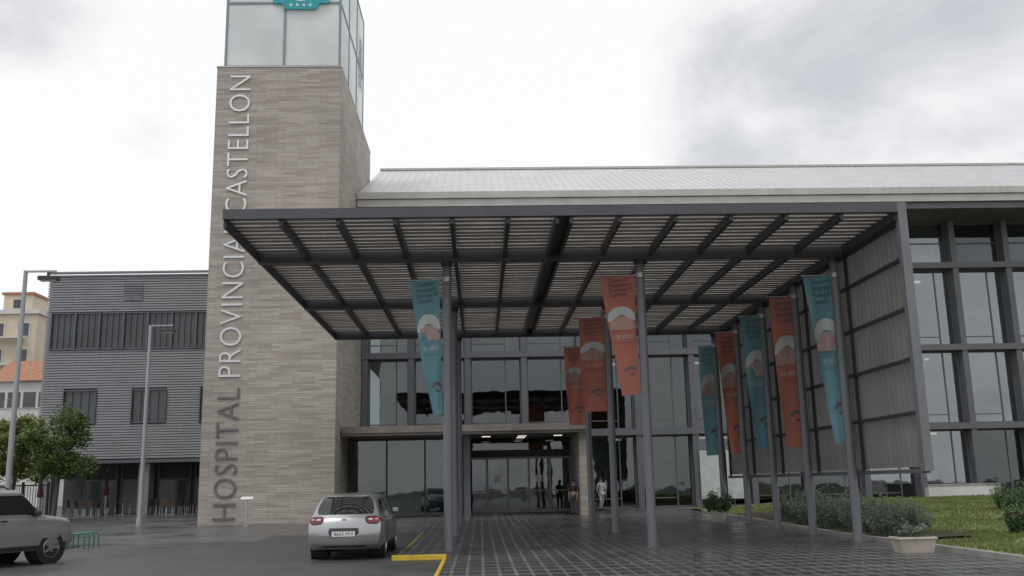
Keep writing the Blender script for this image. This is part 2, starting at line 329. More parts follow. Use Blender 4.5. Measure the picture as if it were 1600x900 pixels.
# ---------------- tower ----------------
TX0,TX1,TY0,TY1,TZ=-11.98,-6.24,42,54,20.9
tw=thing('stone_tower','tall pale stone clad tower topped by a frosted glass lantern','tower',(-9.1,48,gz(42)))
MB().box(TX0,TX1,TY0,TY1,-.3,TZ).build('shaft',m_stone,tw)
MB().box(TX0-.03,TX1+.02,TY0-.03,TY1+.02,TZ,TZ+.07).build('coping',m_gutter,tw)
lx0,lx1,ly0,ly1=-11.72,-6.3,42.15,51
fr=MB(); lv=[TZ+.07,24.2,27.6]
for z in lv: 
    fr.box(lx0,lx1,ly0,ly0+.1,z,z+.1); fr.box(lx0,lx1,ly1-.1,ly1,z,z+.1); fr.box(lx0,lx0+.1,ly0+.1,ly1-.1,z,z+.1); fr.box(lx1-.1,lx1,ly0+.1,ly1-.1,z,z+.1)
for z0,z1 in ((lv[0]+.1,lv[1]),(lv[1]+.1,lv[2])):
    for x in (lx0,-9.0,lx1-.1): fr.box(x,x+.1,ly0,ly0+.1,z0,z1); fr.box(x,x+.1,ly1-.1,ly1,z0,z1)
    for y in (45.05,48.0): fr.box(lx1-.1,lx1,y,y+.1,z0,z1); fr.box(lx0,lx0+.1,y,y+.1,z0,z1)
frm=fr.build('lantern_frame',m_lframe,tw)
for z0,z1 in ((lv[0]+.1,lv[1]),(lv[1]+.1,lv[2])):
    for x0,x1 in ((lx0+.1,-9.0),(-8.9,lx1-.1)):
        MB().box(x0,x1,ly0+.04,ly0+.07,z0,z1).build('pane',m_lant,frm)
    for y0,y1 in ((ly0+.1,45.05),(45.15,48.0),(48.1,ly1-.1)):
        MB().box(lx1-.07,lx1-.04,y0,y1,z0,z1).build('pane',m_lant,frm); MB().box(lx0+.04,lx0+.07,y0,y1,z0,z1).build('pane',m_lant,frm)
em=MB().prism([(-9.5,24.15),(-9.1,24.15),(-8.9,23.85),(-7.5,23.85),(-7.3,24.15),(-6.9,24.15),(-6.9,26.3),(-9.5,26.3)],41.98,42.1).build('emblem',m_emb,tw)
ew=MB(); 
for i in range(24):
    a0,a1=i*math.pi/12,(i+1)*math.pi/12
    P=lambda a,r:(-8.2+math.cos(a)*r,41.97,25.0+math.sin(a)*r)
    ew.poly([P(a0,.75),P(a1,.75),P(a1,.62),P(a0,.62)])
    if i%4==0:
        ew.poly([(-8.2+math.cos(a0)*.38+math.cos(t*1.05)*.13,41.97,25+math.sin(a0)*.38+math.sin(t*1.05)*.13) for t in range(6)])
for dx in (-.45,-.15,.15,.45): ew.poly([(-8.2+dx+math.cos(t*1.05)*.07,41.97,24.05+math.sin(t*1.05)*.07) for t in range(6)])
ew.build('emblem_mark',m_white,em)
sm=MB()
for k in range(7): sm.obox((lx1+.02,49.3,23.2+k*.42),(.006,0,0),(0,.75-abs(k-3)*.16,0),(0,0,.06))
for k in (-1,0,1): sm.obox((lx1+.03,49.3+k*.4,24.4),(.006,0,0),(0,.05,0),(0,0,1.5))
sm.build('side_emblem',m_lframe,tw)
for wd,ya,yb,mt in (('HOSPITAL',812,606,m_letter_d),('PROVINCIAL',589,349,m_letter_m),('CASTELLON',334,119,m_letter)):  # each higher word gets a paler tone, sky reflection put into colour
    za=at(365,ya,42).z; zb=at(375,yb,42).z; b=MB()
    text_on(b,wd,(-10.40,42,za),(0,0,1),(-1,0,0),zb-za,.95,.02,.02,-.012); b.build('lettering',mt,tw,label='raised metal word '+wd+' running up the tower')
# ---------------- main building ----------------
FY=51.0; GY=FY+.38
hb=thing('hospital_building','long slate grey framed hospital building with tall windows and zinc roof','building',(14,FY,gz(51)))
CX=[-6.05]+[-6.6+3*k for k in range(1,15)]
ZL=[4.2,8.44,13.0]; ZB=gz(51)-.05
for i,x in enumerate(CX): MB().box(x-.16,x+.16,FY-.25,FY+.5,ZB,15.5).build('column',m_steel,hb)
for z in ZL:
    MB().box(-6.2,36,FY-.32,FY+.51,z-.18,z+.14).build('beam',m_steel,hb)
    MB().box(-6.2,36,FY+.52,FY+9,z-.2,z+.1).build('floor_slab',m_ceil,hb)
MB().box(-6.2,36,FY+9,FY+9.3,ZB,15.5).build('back_wall',m_int,hb)
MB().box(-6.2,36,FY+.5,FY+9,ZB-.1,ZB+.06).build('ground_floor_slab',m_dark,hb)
MB().box(-6.2,36,48.4,FY+9.3,15.5,15.62).build('soffit',m_steel,hb)
for i in range(0,len(CX)):
    for j,z in enumerate((ZB,4.3,8.54,13.1)):
        if random.random()<.45: MB().box(CX[i]-.05,CX[i]+.05,FY+1.5,FY+9,z+.02,(4.0,8.24,12.8,15.5)[j]).build('partition',random.choice((m_int,m_intred,m_white)),hb)
    for j,z in enumerate((4.3,8.54,13.1)):
        if random.random()<.7: 
            xo=CX[i]+random.uniform(.5,1.5); MB().box(xo,xo+random.uniform(.6,1.4),FY+1.4,FY+1.9,z+.02,z+random.uniform(.8,1.9)).build('furniture',random.choice((m_white,m_intred,m_dark)),hb)
rf=MB(); ex,rx=-6.2,60; 
rf.poly([(ex,48,16.55),(rx,48,16.55),(rx,59.5,21.7),(ex+.0,59.5,21.7)]); rf.poly([(ex,59.5,21.7),(rx,59.5,21.7),(rx,71,16.55),(ex,71,16.55)]); rf.poly([(ex,48,16.55),(ex,59.5,21.7),(ex,71,16.55)])
roof=rf.build('roof',m_roof,hb)
sm=MB(); d=Vector((0,11.5,5.15)); dn=d.normalized(); up=Vector((0,-dn.z,dn.y))
x=ex+.3
while x<48:
    sm.obox(Vector((x,53.75,19.125))+up*.010,(.010,0,0),d*.5,up*.010); x+=.45
sm.build('roof_seam',m_roof,roof)
MB().box(ex-.0,rx,59.3,59.7,21.66,21.80).build('ridge_cap',m_gutter,roof)
MB().box(ex,60,47.85,48.05,16.25,16.6).build('gutter',m_gutter,hb)
MB().box(ex,60,47.98,48.2,15.85,16.24).build('fascia',m_gutter,hb)
MB().box(ex,60,48.15,48.4,15.5,15.84).build('fascia',m_steel,hb)
# windows
def window(x0,x1,z0,z1,kind,y=GY,gl=None):
    f=MB(); t=.07
    f.box(x0,x1,y-.06,y+.06,z1-t,z1); f.box(x0,x1,y-.06,y+.06,z0,z0+t)
    for xx in (x0,x1-t): f.box(xx,xx+t,y-.06,y+.06,z0+t,z1-t)
    if kind=='upper':
        zt=z0+(z1-z0)*.5; f.box(x0+t,x1-t,y-.055,y+.055,zt,zt+.06)
    elif kind=='split': 
        xm=x0+(x1-x0)*.68; f.box(xm,xm+.06,y-.05,y+.05,z0+t,z1-t); zt=z0+.45; f.box(x0+t,xm,y-.052,y+.052,zt,zt+.05)
    w=f.build('window',m_steel,hb); MB().box(x0+t,x1-t,y-.008,y+.008,z0+t,z1-t).build('pane',gl or m_glass,w)
    return w
rr=random.Random(5)
for i in range(len(CX)-1):
    x0,x1=CX[i]+.16,CX[i+1]-.16
    for j,(z0,z1) in enumerate(((ZB+.05,4.0),(4.35,8.25),(8.59,12.81),(13.15,15.5))):
        if j==0 and i<4: continue
        w=window(x0,x1,z0,z1,'upper' if j==3 else 'split',gl=m_glass2 if (i>8 or j==3) and rr.random()<.5 else None)
        q=rr.random()
        if j==3: MB().box(x0+.1,x1-.1,GY+.10,GY+.12,z0+.05,z0+1.15).build('blind_reflection',m_blind_refl,w)  # pale lower sheet added in place of the reflection in the top row
        elif i>8 and j>0 and q<.7:
            MB().box(x0+.1,x0+.9+rr.random()*1.6,GY+.10,GY+.12,z1-rr.uniform(.7,2.6),z1-.05).build('blind_reflection',m_blind_refl,w)  # pale sheets added to lighten the right-hand glazing like reflections
        elif q<.2: 
            a=x0+.1 if rr.random()<.6 else x0+1.0
            MB().box(a,min(x1-.1,a+.9+rr.random()),GY+.2,GY+.22,z1-rr.uniform(1.2,3.2),z1-.05).build('blind_reflection',m_blind_refl,w)
        if j==2 and i in (10,12) :
            f=MB()
            for h in (.5,.95): f.cyl((x0,GY+.3,z0+h),(x1,GY+.3,z0+h),.018,n=6)
            f.build('handrail',m_alu,w)
for i,x in enumerate((7,13,19,25)):
    for z in (3.94,8.18,12.74):
        MB().box(x-.9,x+.9,FY+3,FY+3.2,z-.05,z+.04-.0).build('ceiling_light',m_lamp,hb)
# entrance vestibule
MB().box(-6.2,5.0,43.5,FY-.35,3.86,4.22).build('entrance_slab',m_conc,hb)
MB().box(-6.2,5.02,43.42,43.5,3.98,4.28).build('slab_edge',m_conc,hb)
MB().box(4.5,5.0,43.9,49.5,ZB-.1,3.86).build('stone_pier',m_stone,hb)
MB().box(-.75,-.45,44.4,44.7,ZB-.1,3.86).build('column',m_steel,hb)
def glassbay(x0,x1,y,z0,z1,muls,frost):
    f=MB(); f.box(x0,x1,y-.05,y+.05,z1-.12,z1); f.box(x0,x1,y-.05,y+.05,z0,z0+.08)
    for xx in muls: f.box(xx-.04,xx+.04,y-.05,y+.05,z0+.08,z1-.12)
    w=f.build('glazed_screen',m_steel_d,hb)
    MB().box(x0,x1,y-.008,y+.008,z0+.08,z1-.12).build('pane',m_glass,w)
    if frost: MB().box(x0+.1,x1-.1,y+.03,y+.045,z0+.1,z0+1.9).build('frosted_panel',m_frost,w)
g5=gz(46)-.02
glassbay(-6.2,-.75,46,g5,3.86,(-6.1,-4.4,-2.6,-.8),True)
MB().box(-6.2,-.7,50.3,50.5,g5,3.8).build('inner_wall',m_white,hb)
# doors
dy=48.6; g5=gz(48.6)
MB().box(-.7,4.5,dy-.1,dy+.1,2.95,3.3).build('door_header',m_trim,hb)
MB().box(-.7,4.5,dy-.05,dy+.05,3.3,3.86).build('transom_glass',m_glass,hb)
for k in range(5):
    x0=-.7+k*1.04; x1=x0+1.04; f=MB()
    for xx in (x0,x1-.06): f.box(xx+.002,xx+.06,dy-.04,dy+.04,g5,2.94)
    f.box(x0+.06,x1-.06,dy-.04,dy+.04,2.84,2.94); f.box(x0+.06,x1-.06,dy-.04,dy+.04,g5,g5+.12); f.box(x0+.06,x1-.06,dy-.035,dy+.035,g5+1.02,g5+1.07)
    dr=f.build('door',m_doorf,hb); MB().box(x0+.06,x1-.06,dy-.008,dy+.008,g5+.12,2.84).build('pane',m_glass,dr)
    if k in (1,3): MB().box(x0+.35,x0+.65,dy-.03,dy-.02,g5+1.45,g5+1.8).build('door_notice',m_white,dr)
    MB().cyl((x1-.14,dy-.08,g5+.85),(x1-.14,dy-.08,g5+1.35),.016).build('handle',m_alu,dr)
for x,y in ((.3,45.8),(2,45.8),(3.7,45.8),(2,47.4)):
    MB().box(x-.2,x+.2,y-.04,y+.04,3.82,3.858).build('ceiling_light',m_lamp,hb)
for x,w_,h_,mt in ((1.6,.9,2.0,m_white),(3.4,.7,2.1,m_intred),(-.1,.6,1.9,m_int),(.8,.3,2.5,m_alu),(2.6,.4,1.4,m_white)):
    MB().box(x-w_/2,x+w_/2,50.2,50.4,g5,g5+h_).build('lobby_panel',mt,hb)
for x,h_,mt in ((12.0,2.9,m_panel),(13.4,2.9,m_panel)):
    MB().box(x-.5,x+.5,FY-.40,FY-.38,g5+.4,g5+h_).build('poster',mt,hb)
# ---------------- canopy ----------------
KX0,KX1,KY0,KY1=-5.7,9.68,20.9,37.8
cn=thing('entrance_canopy','large flat slatted steel canopy on round grey pillars over the entrance','canopy',(2,29,0))
for y in (24.4,31,37.6): MB().box(KX0+.03,KX1-.05,y-.09,y+.09,7.33,7.62).build('beam',m_csteel,cn)
st=(KX1-KX0)/12
for k in range(13):
    x=KX0+st*k
    b=MB()
    if k==6:
        b.box(x-.2,x-.12,KY0+.1,KY1-.1,7.40,7.70); b.box(x+.12,x+.2,KY0+.1,KY1-.1,7.40,7.70); b.box(x-.12,x+.12,KY0+.1,KY1-.1,7.55,7.6)
    elif k in (0,12): b.box(x-.06 if k else x,x+.06 if k==0 else x,KY0+.1,KY1,7.38,7.79)
    else: b.box(x-.045,x+.045,KY0+.1,KY1-.1,7.42,7.70)
    b.build('rib',m_steel_d,cn)
MB().box(KX0,KX1,KY0,KY0+.1,7.56,7.79).build('fascia',m_csteel,cn)
MB().box(KX0,KX1,KY1,KY1+.1,7.4,7.8).build('fascia',m_steel_d,cn)
for k in range(12):
    x0=KX0+st*k+(.22 if k==6 else .06); x1=KX0+st*(k+1)-(.22 if k==5 else .06)
    b=MB(); y=KY0+.24
    while y<KY1-.1:
        j=random.uniform(-.008,.008); b.box(x0,x1,y-.115,y+.115,7.60+j,7.66+j); y+=.33
    b.build('slat_panel',m_slat,cn)
PIL=[(-.8,24.4),(-.8,31),(-.8,37.6),(4.25,24.4),(4.25,31),(4.25,37.6)]+[(9.42,24.4+3.3*k) for k in range(5)]
for x,y in PIL:
    g=gz(y); p=MB().cyl((x,y,g-.1),(x,y,7.34),.115,n=20).build('pillar',m_pillar,cn,True)
    MB().cyl((x,y,g),(x,y,g+.03),.2,n=20).build('base_plate',m_steel,p,True)
    MB().cyl((x,y,7.2),(x,y,7.32),.15,n=20).build('collar',m_steel_d,p,True)
# screen
b=MB(); y=KY0+.3; rows0=[];rows1=[]; i=0
while y<KY1:
    xx=KX1+.12+(0,.07,.07,0)[i%4]; rows0.append((xx,y,1.8)); rows1.append((xx,y,7.5)); y+=(.03,.10,.03,.10)[i%4]; i+=1
b.grid([rows0,rows1]); scr=b.build('side_screen',m_screen,cn)
for z in (2.95,4.15,5.3,6.45,7.3): MB().box(KX1+.03,KX1+.1,KY0+.19,KY1,z,z+.08).build('rail',m_steel_d,scr)
for k in range(5): 
    y=KY0+3.5+k*3.3; MB().box(KX1+.03,KX1+.10,y,y+.07,1.75,7.3).build('stud',m_steel_d,scr)
MB().box(KX1+.0,KX1+.2,KY0,KY0+.18,1.7,7.79).build('screen_frame',m_pillar,scr)
MB().box(KX1+.0,KX1+.2,KY0+.18,KY1,1.66,1.75).build('bottom_rail',m_steel,scr)
MB().box(KX1+.002,KX1+.2,KY0+.18,KY1,7.5,7.78).build('top_rail',m_csteel,scr)
# ---------------- banners ----------------
def banner(cor,Y,kind,pil,label,twist=.1):
    TL,TR,BL,BR=[at(p[0],p[1],Y) for p in cor]
    t=thing('banner',label,'banner',(pil[0],pil[1],TL.z),'banners hung on the canopy pillars')
    ph=random.uniform(0,3); am=random.uniform(.7,1.5)
    def Sf(u,v,off=0):
        p=(TL*(1-u)+TR*u)*(1-v)+(BL*(1-u)+BR*u)*v
        w=(math.sin(v*6+u*3.2+ph)*.05*(1-u*.5)+math.sin(u*8+v*7+ph)*.022)*am*min(1,v*4)+twist*math.sin(v*2.3)
        sag=-.03*math.sin(u*math.pi)*(1-v)
        return Vector((p.x+.02*math.sin(v*7+ph)*(1-u),p.y+w-off,p.z+sag))
    base=m_teal if kind=='t' else m_sal
    MB().grid([[Sf(u/12,v/30) for u in range(13)] for v in range(31)]).build('cloth',base,t,True)
    b=MB(); vs,fs=text('Consorcio\nHospitalario\nProvincial de\nCastellón',0,2); u0,u1,v0,v1=.2,.93,.015,.17
    b.v+=[tuple(Sf(u0+a*(u1-u0),v1-bb*(v1-v0),.012)) for a,bb,cc in vs]; b.f+=fs
    b.build('lettering',m_bink,t)
    def dome(mb,v0,h,r0,r1,off,uc=.5,kx=.5):
        rr_=[]
        for i in range(17):
            a=math.pi*i/16; rr_.append([Sf(min(.995,max(.005,uc-math.cos(a)*r*kx)),v0-math.sin(a)*h*r,off) for r in (r0,r1)])
        mb.grid(rr_)
    b=MB(); dome(b,.385,.13,.45,.99,.012); b.build('arc_print',m_bwhite,t)
    b=MB(); dome(b,.455,.12,.01,.97,.018); b.build('arc_print',m_bsal if kind=='t' else m_btealp,t)
    b=MB(); vs,fs=text('100 AÑOS',0,2); b.v+=[tuple(Sf(.15+a*.75,.53-bb*.04,.014)) for a,bb,cc in vs]; b.f+=fs; b.build('lettering',m_bwhite,t)
    b=MB(); vs,fs=text('Hospital Provincial',0,1); b.v+=[tuple(Sf(.2+a*.65,.57-bb*.018,.014)) for a,bb,cc in vs]; b.f+=fs; b.build('lettering',m_bink2,t)
    b=MB(); dome(b,.80,.05,.35,.8,.014,.62,.4); b.poly([Sf(.5,.83,.014),Sf(.8,.84,.014),Sf(.74,.82,.014),Sf(.56,.815,.014)]); b.build('portrait_mark',m_bink2,t)
    b=MB(); px,py=pil; z=TL.z+.03
    b.cyl((px,py-.02,z),(TL.x-.04,Y,z),.016,n=6); b.cyl((px,py,z-.06),(px,py,z+.06),.13,n=14); b.build('bracket',m_alu,t,True)
    b=MB(); b.cyl((px,py-.02,BR.z+.05),(BR.x,Y,BR.z+.05),.01,n=6); b.build('lower_tie',m_alu,t)
NB=[(((637,440),(686,433),(676,649),(692,646)),24.4,'t',PIL[0],'single teal banner on the left front pillar'),
(((937,433),(991,428),(973,618),(1001,615)),24.4,'s',PIL[3],'terracotta banner on the middle front pillar, nearest of the middle three'),
(((903,497),(945,493),(914,643),(951,642)),31,'s',PIL[4],'terracotta banner second of the middle row, behind the nearest one'),
(((880,543),(910,540),(890,664),(917,664)),37.6,'s',PIL[5],'small terracotta banner farthest back in the middle row'),
(((1254,433),(1305,427),(1309,693),(1331,690)),24.4,'t',PIL[6],'large teal banner on the front pillar of the right hand row'),
(((1200,466),(1245,462),(1231,698),(1265,697)),27.7,'s',PIL[7],'terracotta banner second in the right hand row'),
(((1155,496),(1196,491),(1184,701),(1214,700)),31,'t',PIL[8],'teal banner third in the right hand row between two terracotta ones'),
(((1117,521),(1153,518),(1144,710),(1168,708)),34.3,'s',PIL[9],'terracotta banner fourth in the right hand row'),
(((1090,542),(1120,538),(1105,712),(1134,710)),37.6,'t',PIL[10],'dim teal banner farthest back in the right hand row')]
for a in NB: banner(*a)
# ---------------- left building ----------------
LY=56; lb=thing('louvred_building','grey three storey building clad in horizontal louvres with open ground floor','building',(-19,LY,gz(LY)))
g=gz(LY)
wins=[(-25.0,-12.4,9.8,12.0),(-24,-22.1,5.5,7.45),(-20.1,-18.1,5.5,7.45),(-16.2,-14.2,5.5,7.45)]
MB().box(-25.3,-12.1,LY+.35,LY+12,3.4,14.2).build('wall',m_lou_b,lb)
b=MB(); z=3.5
while z<14.25:
    seg=[(-25.32,-12.1)]
    for x0,x1,z0,z1 in wins:
        if z+.1>z0 and z<z1: 
            ns=[]
            for a,c in seg:
                if x0>a: ns.append((a,min(c,x0)))
                if x1<c: ns.append((max(a,x1),c))
            seg=[s_ for s_ in ns if s_[1]-s_[0]>.05]
    for a,c in seg: b.obox(((a+c)/2,LY+.2,z+.07),((c-a)/2,0,0),(0,.01,0.0),(0,.012,.058))
    z+=.15
b.build('louvre_cladding',m_lou,lb)
MB().box(-25.35,-12.1,LY+.02,LY+.3,14.35,14.45).build('parapet',m_lou,lb)
MB().box(-25.3,-12.1,LY-.0,LY+.34,3.25,3.42).build('edge_beam',m_steel,lb)
b=MB()
for k in range(8): b.box(-20.9,-19.8,LY+.14,LY+.17,12.72+k*.14,12.80+k*.14)
b.build('vent_grille',m_lou,lb)
for x0,x1,z0,z1 in wins:
    n=max(1,round((x1-x0)/1.4))
    for k in range(n):
        a=x0+(x1-x0)*k/n; c=x0+(x1-x0)*(k+1)/n; f=MB(); y=LY+.2
        f.box(a,a+.06,y-.12,y+.1,z0,z1); f.box(c-.04,c-.002,y-.1,y+.1,z0,z1); f.box(a+.06,c-.04,y-.08,y+.1,z0,z0+.07); f.box(a+.06,c-.04,y-.08,y+.1,z1-.07,z1)
        for q in range(1,4): f.box(a+(c-a)*q/4,a+(c-a)*q/4+.035,y-.06,y-.02,z0+.07,z1-.07)
        w=f.build('window',m_steel,lb); MB().box(a+.06,c-.04,y+.04,y+.06,z0+.07,z1-.07).build('pane',m_win,w)
for x in (-24.7,-13.9,-19.2): MB().box(x-.3,x+.3,LY+.3,LY+.9,g-.1,3.25).build('column',m_lou,lb)
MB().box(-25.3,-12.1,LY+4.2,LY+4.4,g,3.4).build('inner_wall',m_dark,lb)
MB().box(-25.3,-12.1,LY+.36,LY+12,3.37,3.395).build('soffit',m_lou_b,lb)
for k in range(5):
    x0=-24+k*2.2; f=MB(); f.box(x0,x0+.07,LY+4.05,LY+4.15,g,3.2); f.box(x0+1.9,x0+1.97,LY+4.05,LY+4.15,g,3.2); f.box(x0+.07,x0+1.9,LY+4.05,LY+4.15,2.3,2.4)
    w=f.build('window',m_steel,lb); MB().box(x0+.07,x0+1.9,LY+4.1,LY+4.12,g+.02,2.3).build('pane',random.choice((m_win,m_win,m_int)),w)
# ---------------- distant buildings ----------------
def block(x0,x1,y0,y1,z1,mat,label,floors,cols,tile=False):
    t=thing('apartment_block',label,'building',((x0+x1)/2,y0,0)); MB().box(x0,x1,y0,y1,-1,z1).build('wall',mat,t)
    if tile:
        MB().poly([(x0-.5,y0-.5,z1),(x1+.5,y0-.5,z1),(x1+.5,(y0+y1)/2,z1+2.6),(x0-.5,(y0+y1)/2,z1+2.6)]).poly([(x1+.5,y0-.5,z1),(x1+.5,y1+.5,z1),(x1+.5,(y0+y1)/2,z1+2.6)]).poly([(x0-.5,y1+.5,z1),(x1+.5,y1+.5,z1),(x1+.5,(y0+y1)/2,z1+2.6),(x0-.5,(y0+y1)/2,z1+2.6)]).build('roof',m_tile,t)
    else: MB().box(x0-.3,x1+.3,y0-.3,y1+.3,z1,z1+.5).build('cornice',m_offw,t)
    for r in range(floors):
        for c_ in range(cols):
            wx=x0+(x1-x0)*(c_+.5)/cols; wz=z1-2.6-r*3.1
            w=MB().box(wx-.75,wx+.75,y0-.08,y0,wz-.1,wz+1.6).build('window',m_offw,t); MB().box(wx-.6,wx+.6,y0-.12,y0-.085,wz,wz+1.5).build('pane',m_win,w)
        if not tile: MB().box(x0+1,x1-1,y0-1.2,y0-.13,z1-3.0-r*3.1,z1-2.85-r*3.1).build('balcony',m_offw,t)
    return t
block(-66,-51.5,112,124,22.3,m_cream,'tall cream apartment block far behind the left street lamp',6,5)
tb=thing('stair_turret','small cream rooftop turret rising above the distant apartment block','turret',(-55,115,22.8))
MB().box(-57,-53.6,115,119,22.8,25.2).build('wall',m_cream,tb); MB().box(-57.2,-53.4,114.8,119.2,25.2,25.5).build('roof',m_tile,tb)
MB().box(-55.8,-54.8,114.9,115,23.6,24.6).build('window',m_win,tb)
block(-48,-42.0,96,105,12.6,m_offw,'white house with terracotta tiled roof beyond the left tree',3,4,True)
block(-52,-49,120,130,19.5,m_offw,'narrow white block just right of the cream apartments',5,2)
# ---------------- vegetation ----------------
def leaves(b,c,r,n,s,flat=.8):
    for _ in range(n):
        while True:
            p=Vector((random.uniform(-1,1),random.uniform(-1,1),random.uniform(-1,1)))
            if p.length<1: break
        p=p*(.55+.45*random.random())/max(.35,p.length)*max(p.length,.5)
        q=Vector(c)+Vector((p.x*r,p.y*r,p.z*r*flat)); a=Vector((random.gauss(0,1),random.gauss(0,1),random.gauss(0,.6))).normalized(); e_=a.orthogonal().normalized(); k=s*random.uniform(.6,1.3)
        b.poly([q-a*k,q+e_*k*.45,q+a*k,q-e_*k*.45])
def tree(x,y,h,cr,label,nl,mat,zc=.66):
    g=gz(y); t=thing('tree',label,'tree',(x,y,g)); b=MB(); top=Vector((x+.15,y,g+h*.5)); b.cyl((x,y,g-.1),top,.14,.09,10); cl=[]
    for i in range(28):
        a=random.random()*6.28; rr_=cr*random.uniform(.2,1.0); zz=g+h*zc+random.uniform(-.32,.36)*h*.75
        k=1-abs((zz-g)/h-zc)*1.2; p=Vector((x+math.cos(a)*rr_*k,y+math.sin(a)*rr_*k,zz)); cl.append(p)
        if i<10: mid=top.lerp(p,.5)+Vector((0,0,.15)); b.cyl(top-Vector((0,0,.3)),mid,.05,.03,6); b.cyl(mid,p,.03,.012,6)
    b.build('trunk',m_bark,t,True); b=MB()
    for p in cl: leaves(b,p,cr*random.uniform(.22,.40),nl,.10)
    b.build('crown',mat,t)
p=at(86,760,48); tree(p.x,48,5.4,2.2,'leafy young street tree in front of the louvred building',300,m_leaf)
p=at(18,760,50); tree(p.x,50,5.6,2.0,'yellowish tree at the left edge of the view',280,m_leaf2,.6)
def bush(x,y,z,r,h,mat,label,n=420,name='bush',nfl=0,group=None,spiky=False):
    t=thing(name,label,'bush',(x,y,z),group)
    b=MB()
    for _ in range(n):
        a=random.random()*6.28; rr_=r*math.sqrt(random.random())*.75; x0,y0=x+math.cos(a)*rr_,y+math.sin(a)*rr_
        le=h*random.uniform(.5,1)*(1-.4*(rr_/r)**2)*(1+.25*math.sin(a*3+x)); tip=Vector((x0+math.cos(a)*r*.5*random.random(),y0+math.sin(a)*r*.5*random.random(),z+le)); w=Vector((-math.sin(a),math.cos(a),0)).lerp(Vector((1,0,0)),random.random()).normalized()*.018
        b.poly([Vector((x0,y0,z))-w,Vector((x0,y0,z))+w,tip])
        for k in range(3 if spiky else 6):
            q=Vector((x0,y0,z)).lerp(tip,random.uniform(.3,1)); d_=Vector((random.gauss(0,1),random.gauss(0,1),random.gauss(.4,.6))).normalized()*random.uniform(.04,.10); e_=d_.orthogonal()*.35; b.poly([q,q+d_*.5+e_,q+d_,q+d_*.5-e_])
    b.build('foliage',mat,t)
    for _ in range(nfl):
        a=random.random()*6.28; rr_=r*math.sqrt(random.random())*.8; q=Vector((x+math.cos(a)*rr_,y+math.sin(a)*rr_,z+h*random.uniform(.6,.95)*(1-.35*(rr_/r)**2)))
        b=MB()
        for k in range(6):
            c_=k*1.047; b.poly([q,q+Vector((math.cos(c_-.5)*.04,math.sin(c_-.5)*.04,.02)),q+Vector((math.cos(c_)*.06,math.sin(c_)*.06,.035)),q+Vector((math.cos(c_+.5)*.04,math.sin(c_+.5)*.04,.02))])
        b.build('flower',m_redf,t)
k=0
names=['nearest the planter box','second from the planter box','third along the kerb, behind the flag pillars','fourth along the kerb','farthest back beside the kerb','set back on the lawn side']
for (x,y,r,h) in ((10.95,25.6,.75,.8),(11.1,27.4,.95,1.0),(11.1,29.5,1.0,1.2),(11.1,31.8,.95,1.0),(11.2,34,.9,1.1),(12.4,28.6,.8,.8)):
    bush(x,y,lawn_z(x,y)-.03,r,h,m_lav,'grey green lavender bush in the bed, '+names[k],680,'lavender_bush',0,None,True); k+=1
p=at(1592,790,33); bush(p.x,33,lawn_z(p.x,33)-.1,.85,1.1,m_bush,'dark leafy shrub on the lawn at the right edge',380,'shrub',3)
p=at(1602,850,24); bush(p.x,24,lawn_z(p.x,24),.4,.75,m_bush,'rose bush with red flowers at the right edge',220,'rose_bush',10)
# low white wall
a=at(1447,770,49).x; c=at(1560,770,49).x
t=thing('low_wall','low pale rendered wall on the lawn below the right windows','wall',((a+c)/2,48.9,.3)); MB().box(a,c,48.7,49.1,.1,1.1).build('wall_body',m_offw,t); MB().box(a-.04,c+.04,48.66,49.14,1.1,1.18).build('coping',m_kerb,t)
# planter box
px,py=9.25,20.9; t=thing('planter_box','pale rectangular concrete planter at the kerb in the right foreground','planter',(px,py,0))
MB().grid([[(px-.34,py-.2,0),(px+.34,py-.2,0),(px+.34,py+.2,0),(px-.34,py+.2,0),(px-.34,py-.2,0)],[(px-.39,py-.25,.27),(px+.39,py-.25,.27),(px+.39,py+.25,.27),(px-.39,py+.25,.27),(px-.39,py-.25,.27)]]).build('body',m_plant,t)
MB().box(px-.42,px+.42,py-.28,py+.28,.27,.33).build('rim',m_plant,t,bevel=.02); MB().box(px-.35,px+.35,py-.21,py+.21,.33,.336).build('soil',m_soil,t)
bush(px,py,.33,.26,.28,m_lav,'sparse dry plant growing in the rectangular planter',40,'potted_plant')
p=at(1123,806,36); px,py,g=p.x,36,gz(36); t=thing('plant_pot','round pale plant pot standing by the rear right pillar','planter',(px,py,g))
MB().lathe([(0,0),(.2,0),(.3,.35),(.33,.36),(.33,.42),(.27,.42),(.25,.36),(0,.36)],(px,py,g),(0,0,1),18).build('pot',m_plant,t,True)
bush(px,py,g+.36,.5,.75,m_bush,'dark green leafy plant in the round pot',260,'potted_plant')
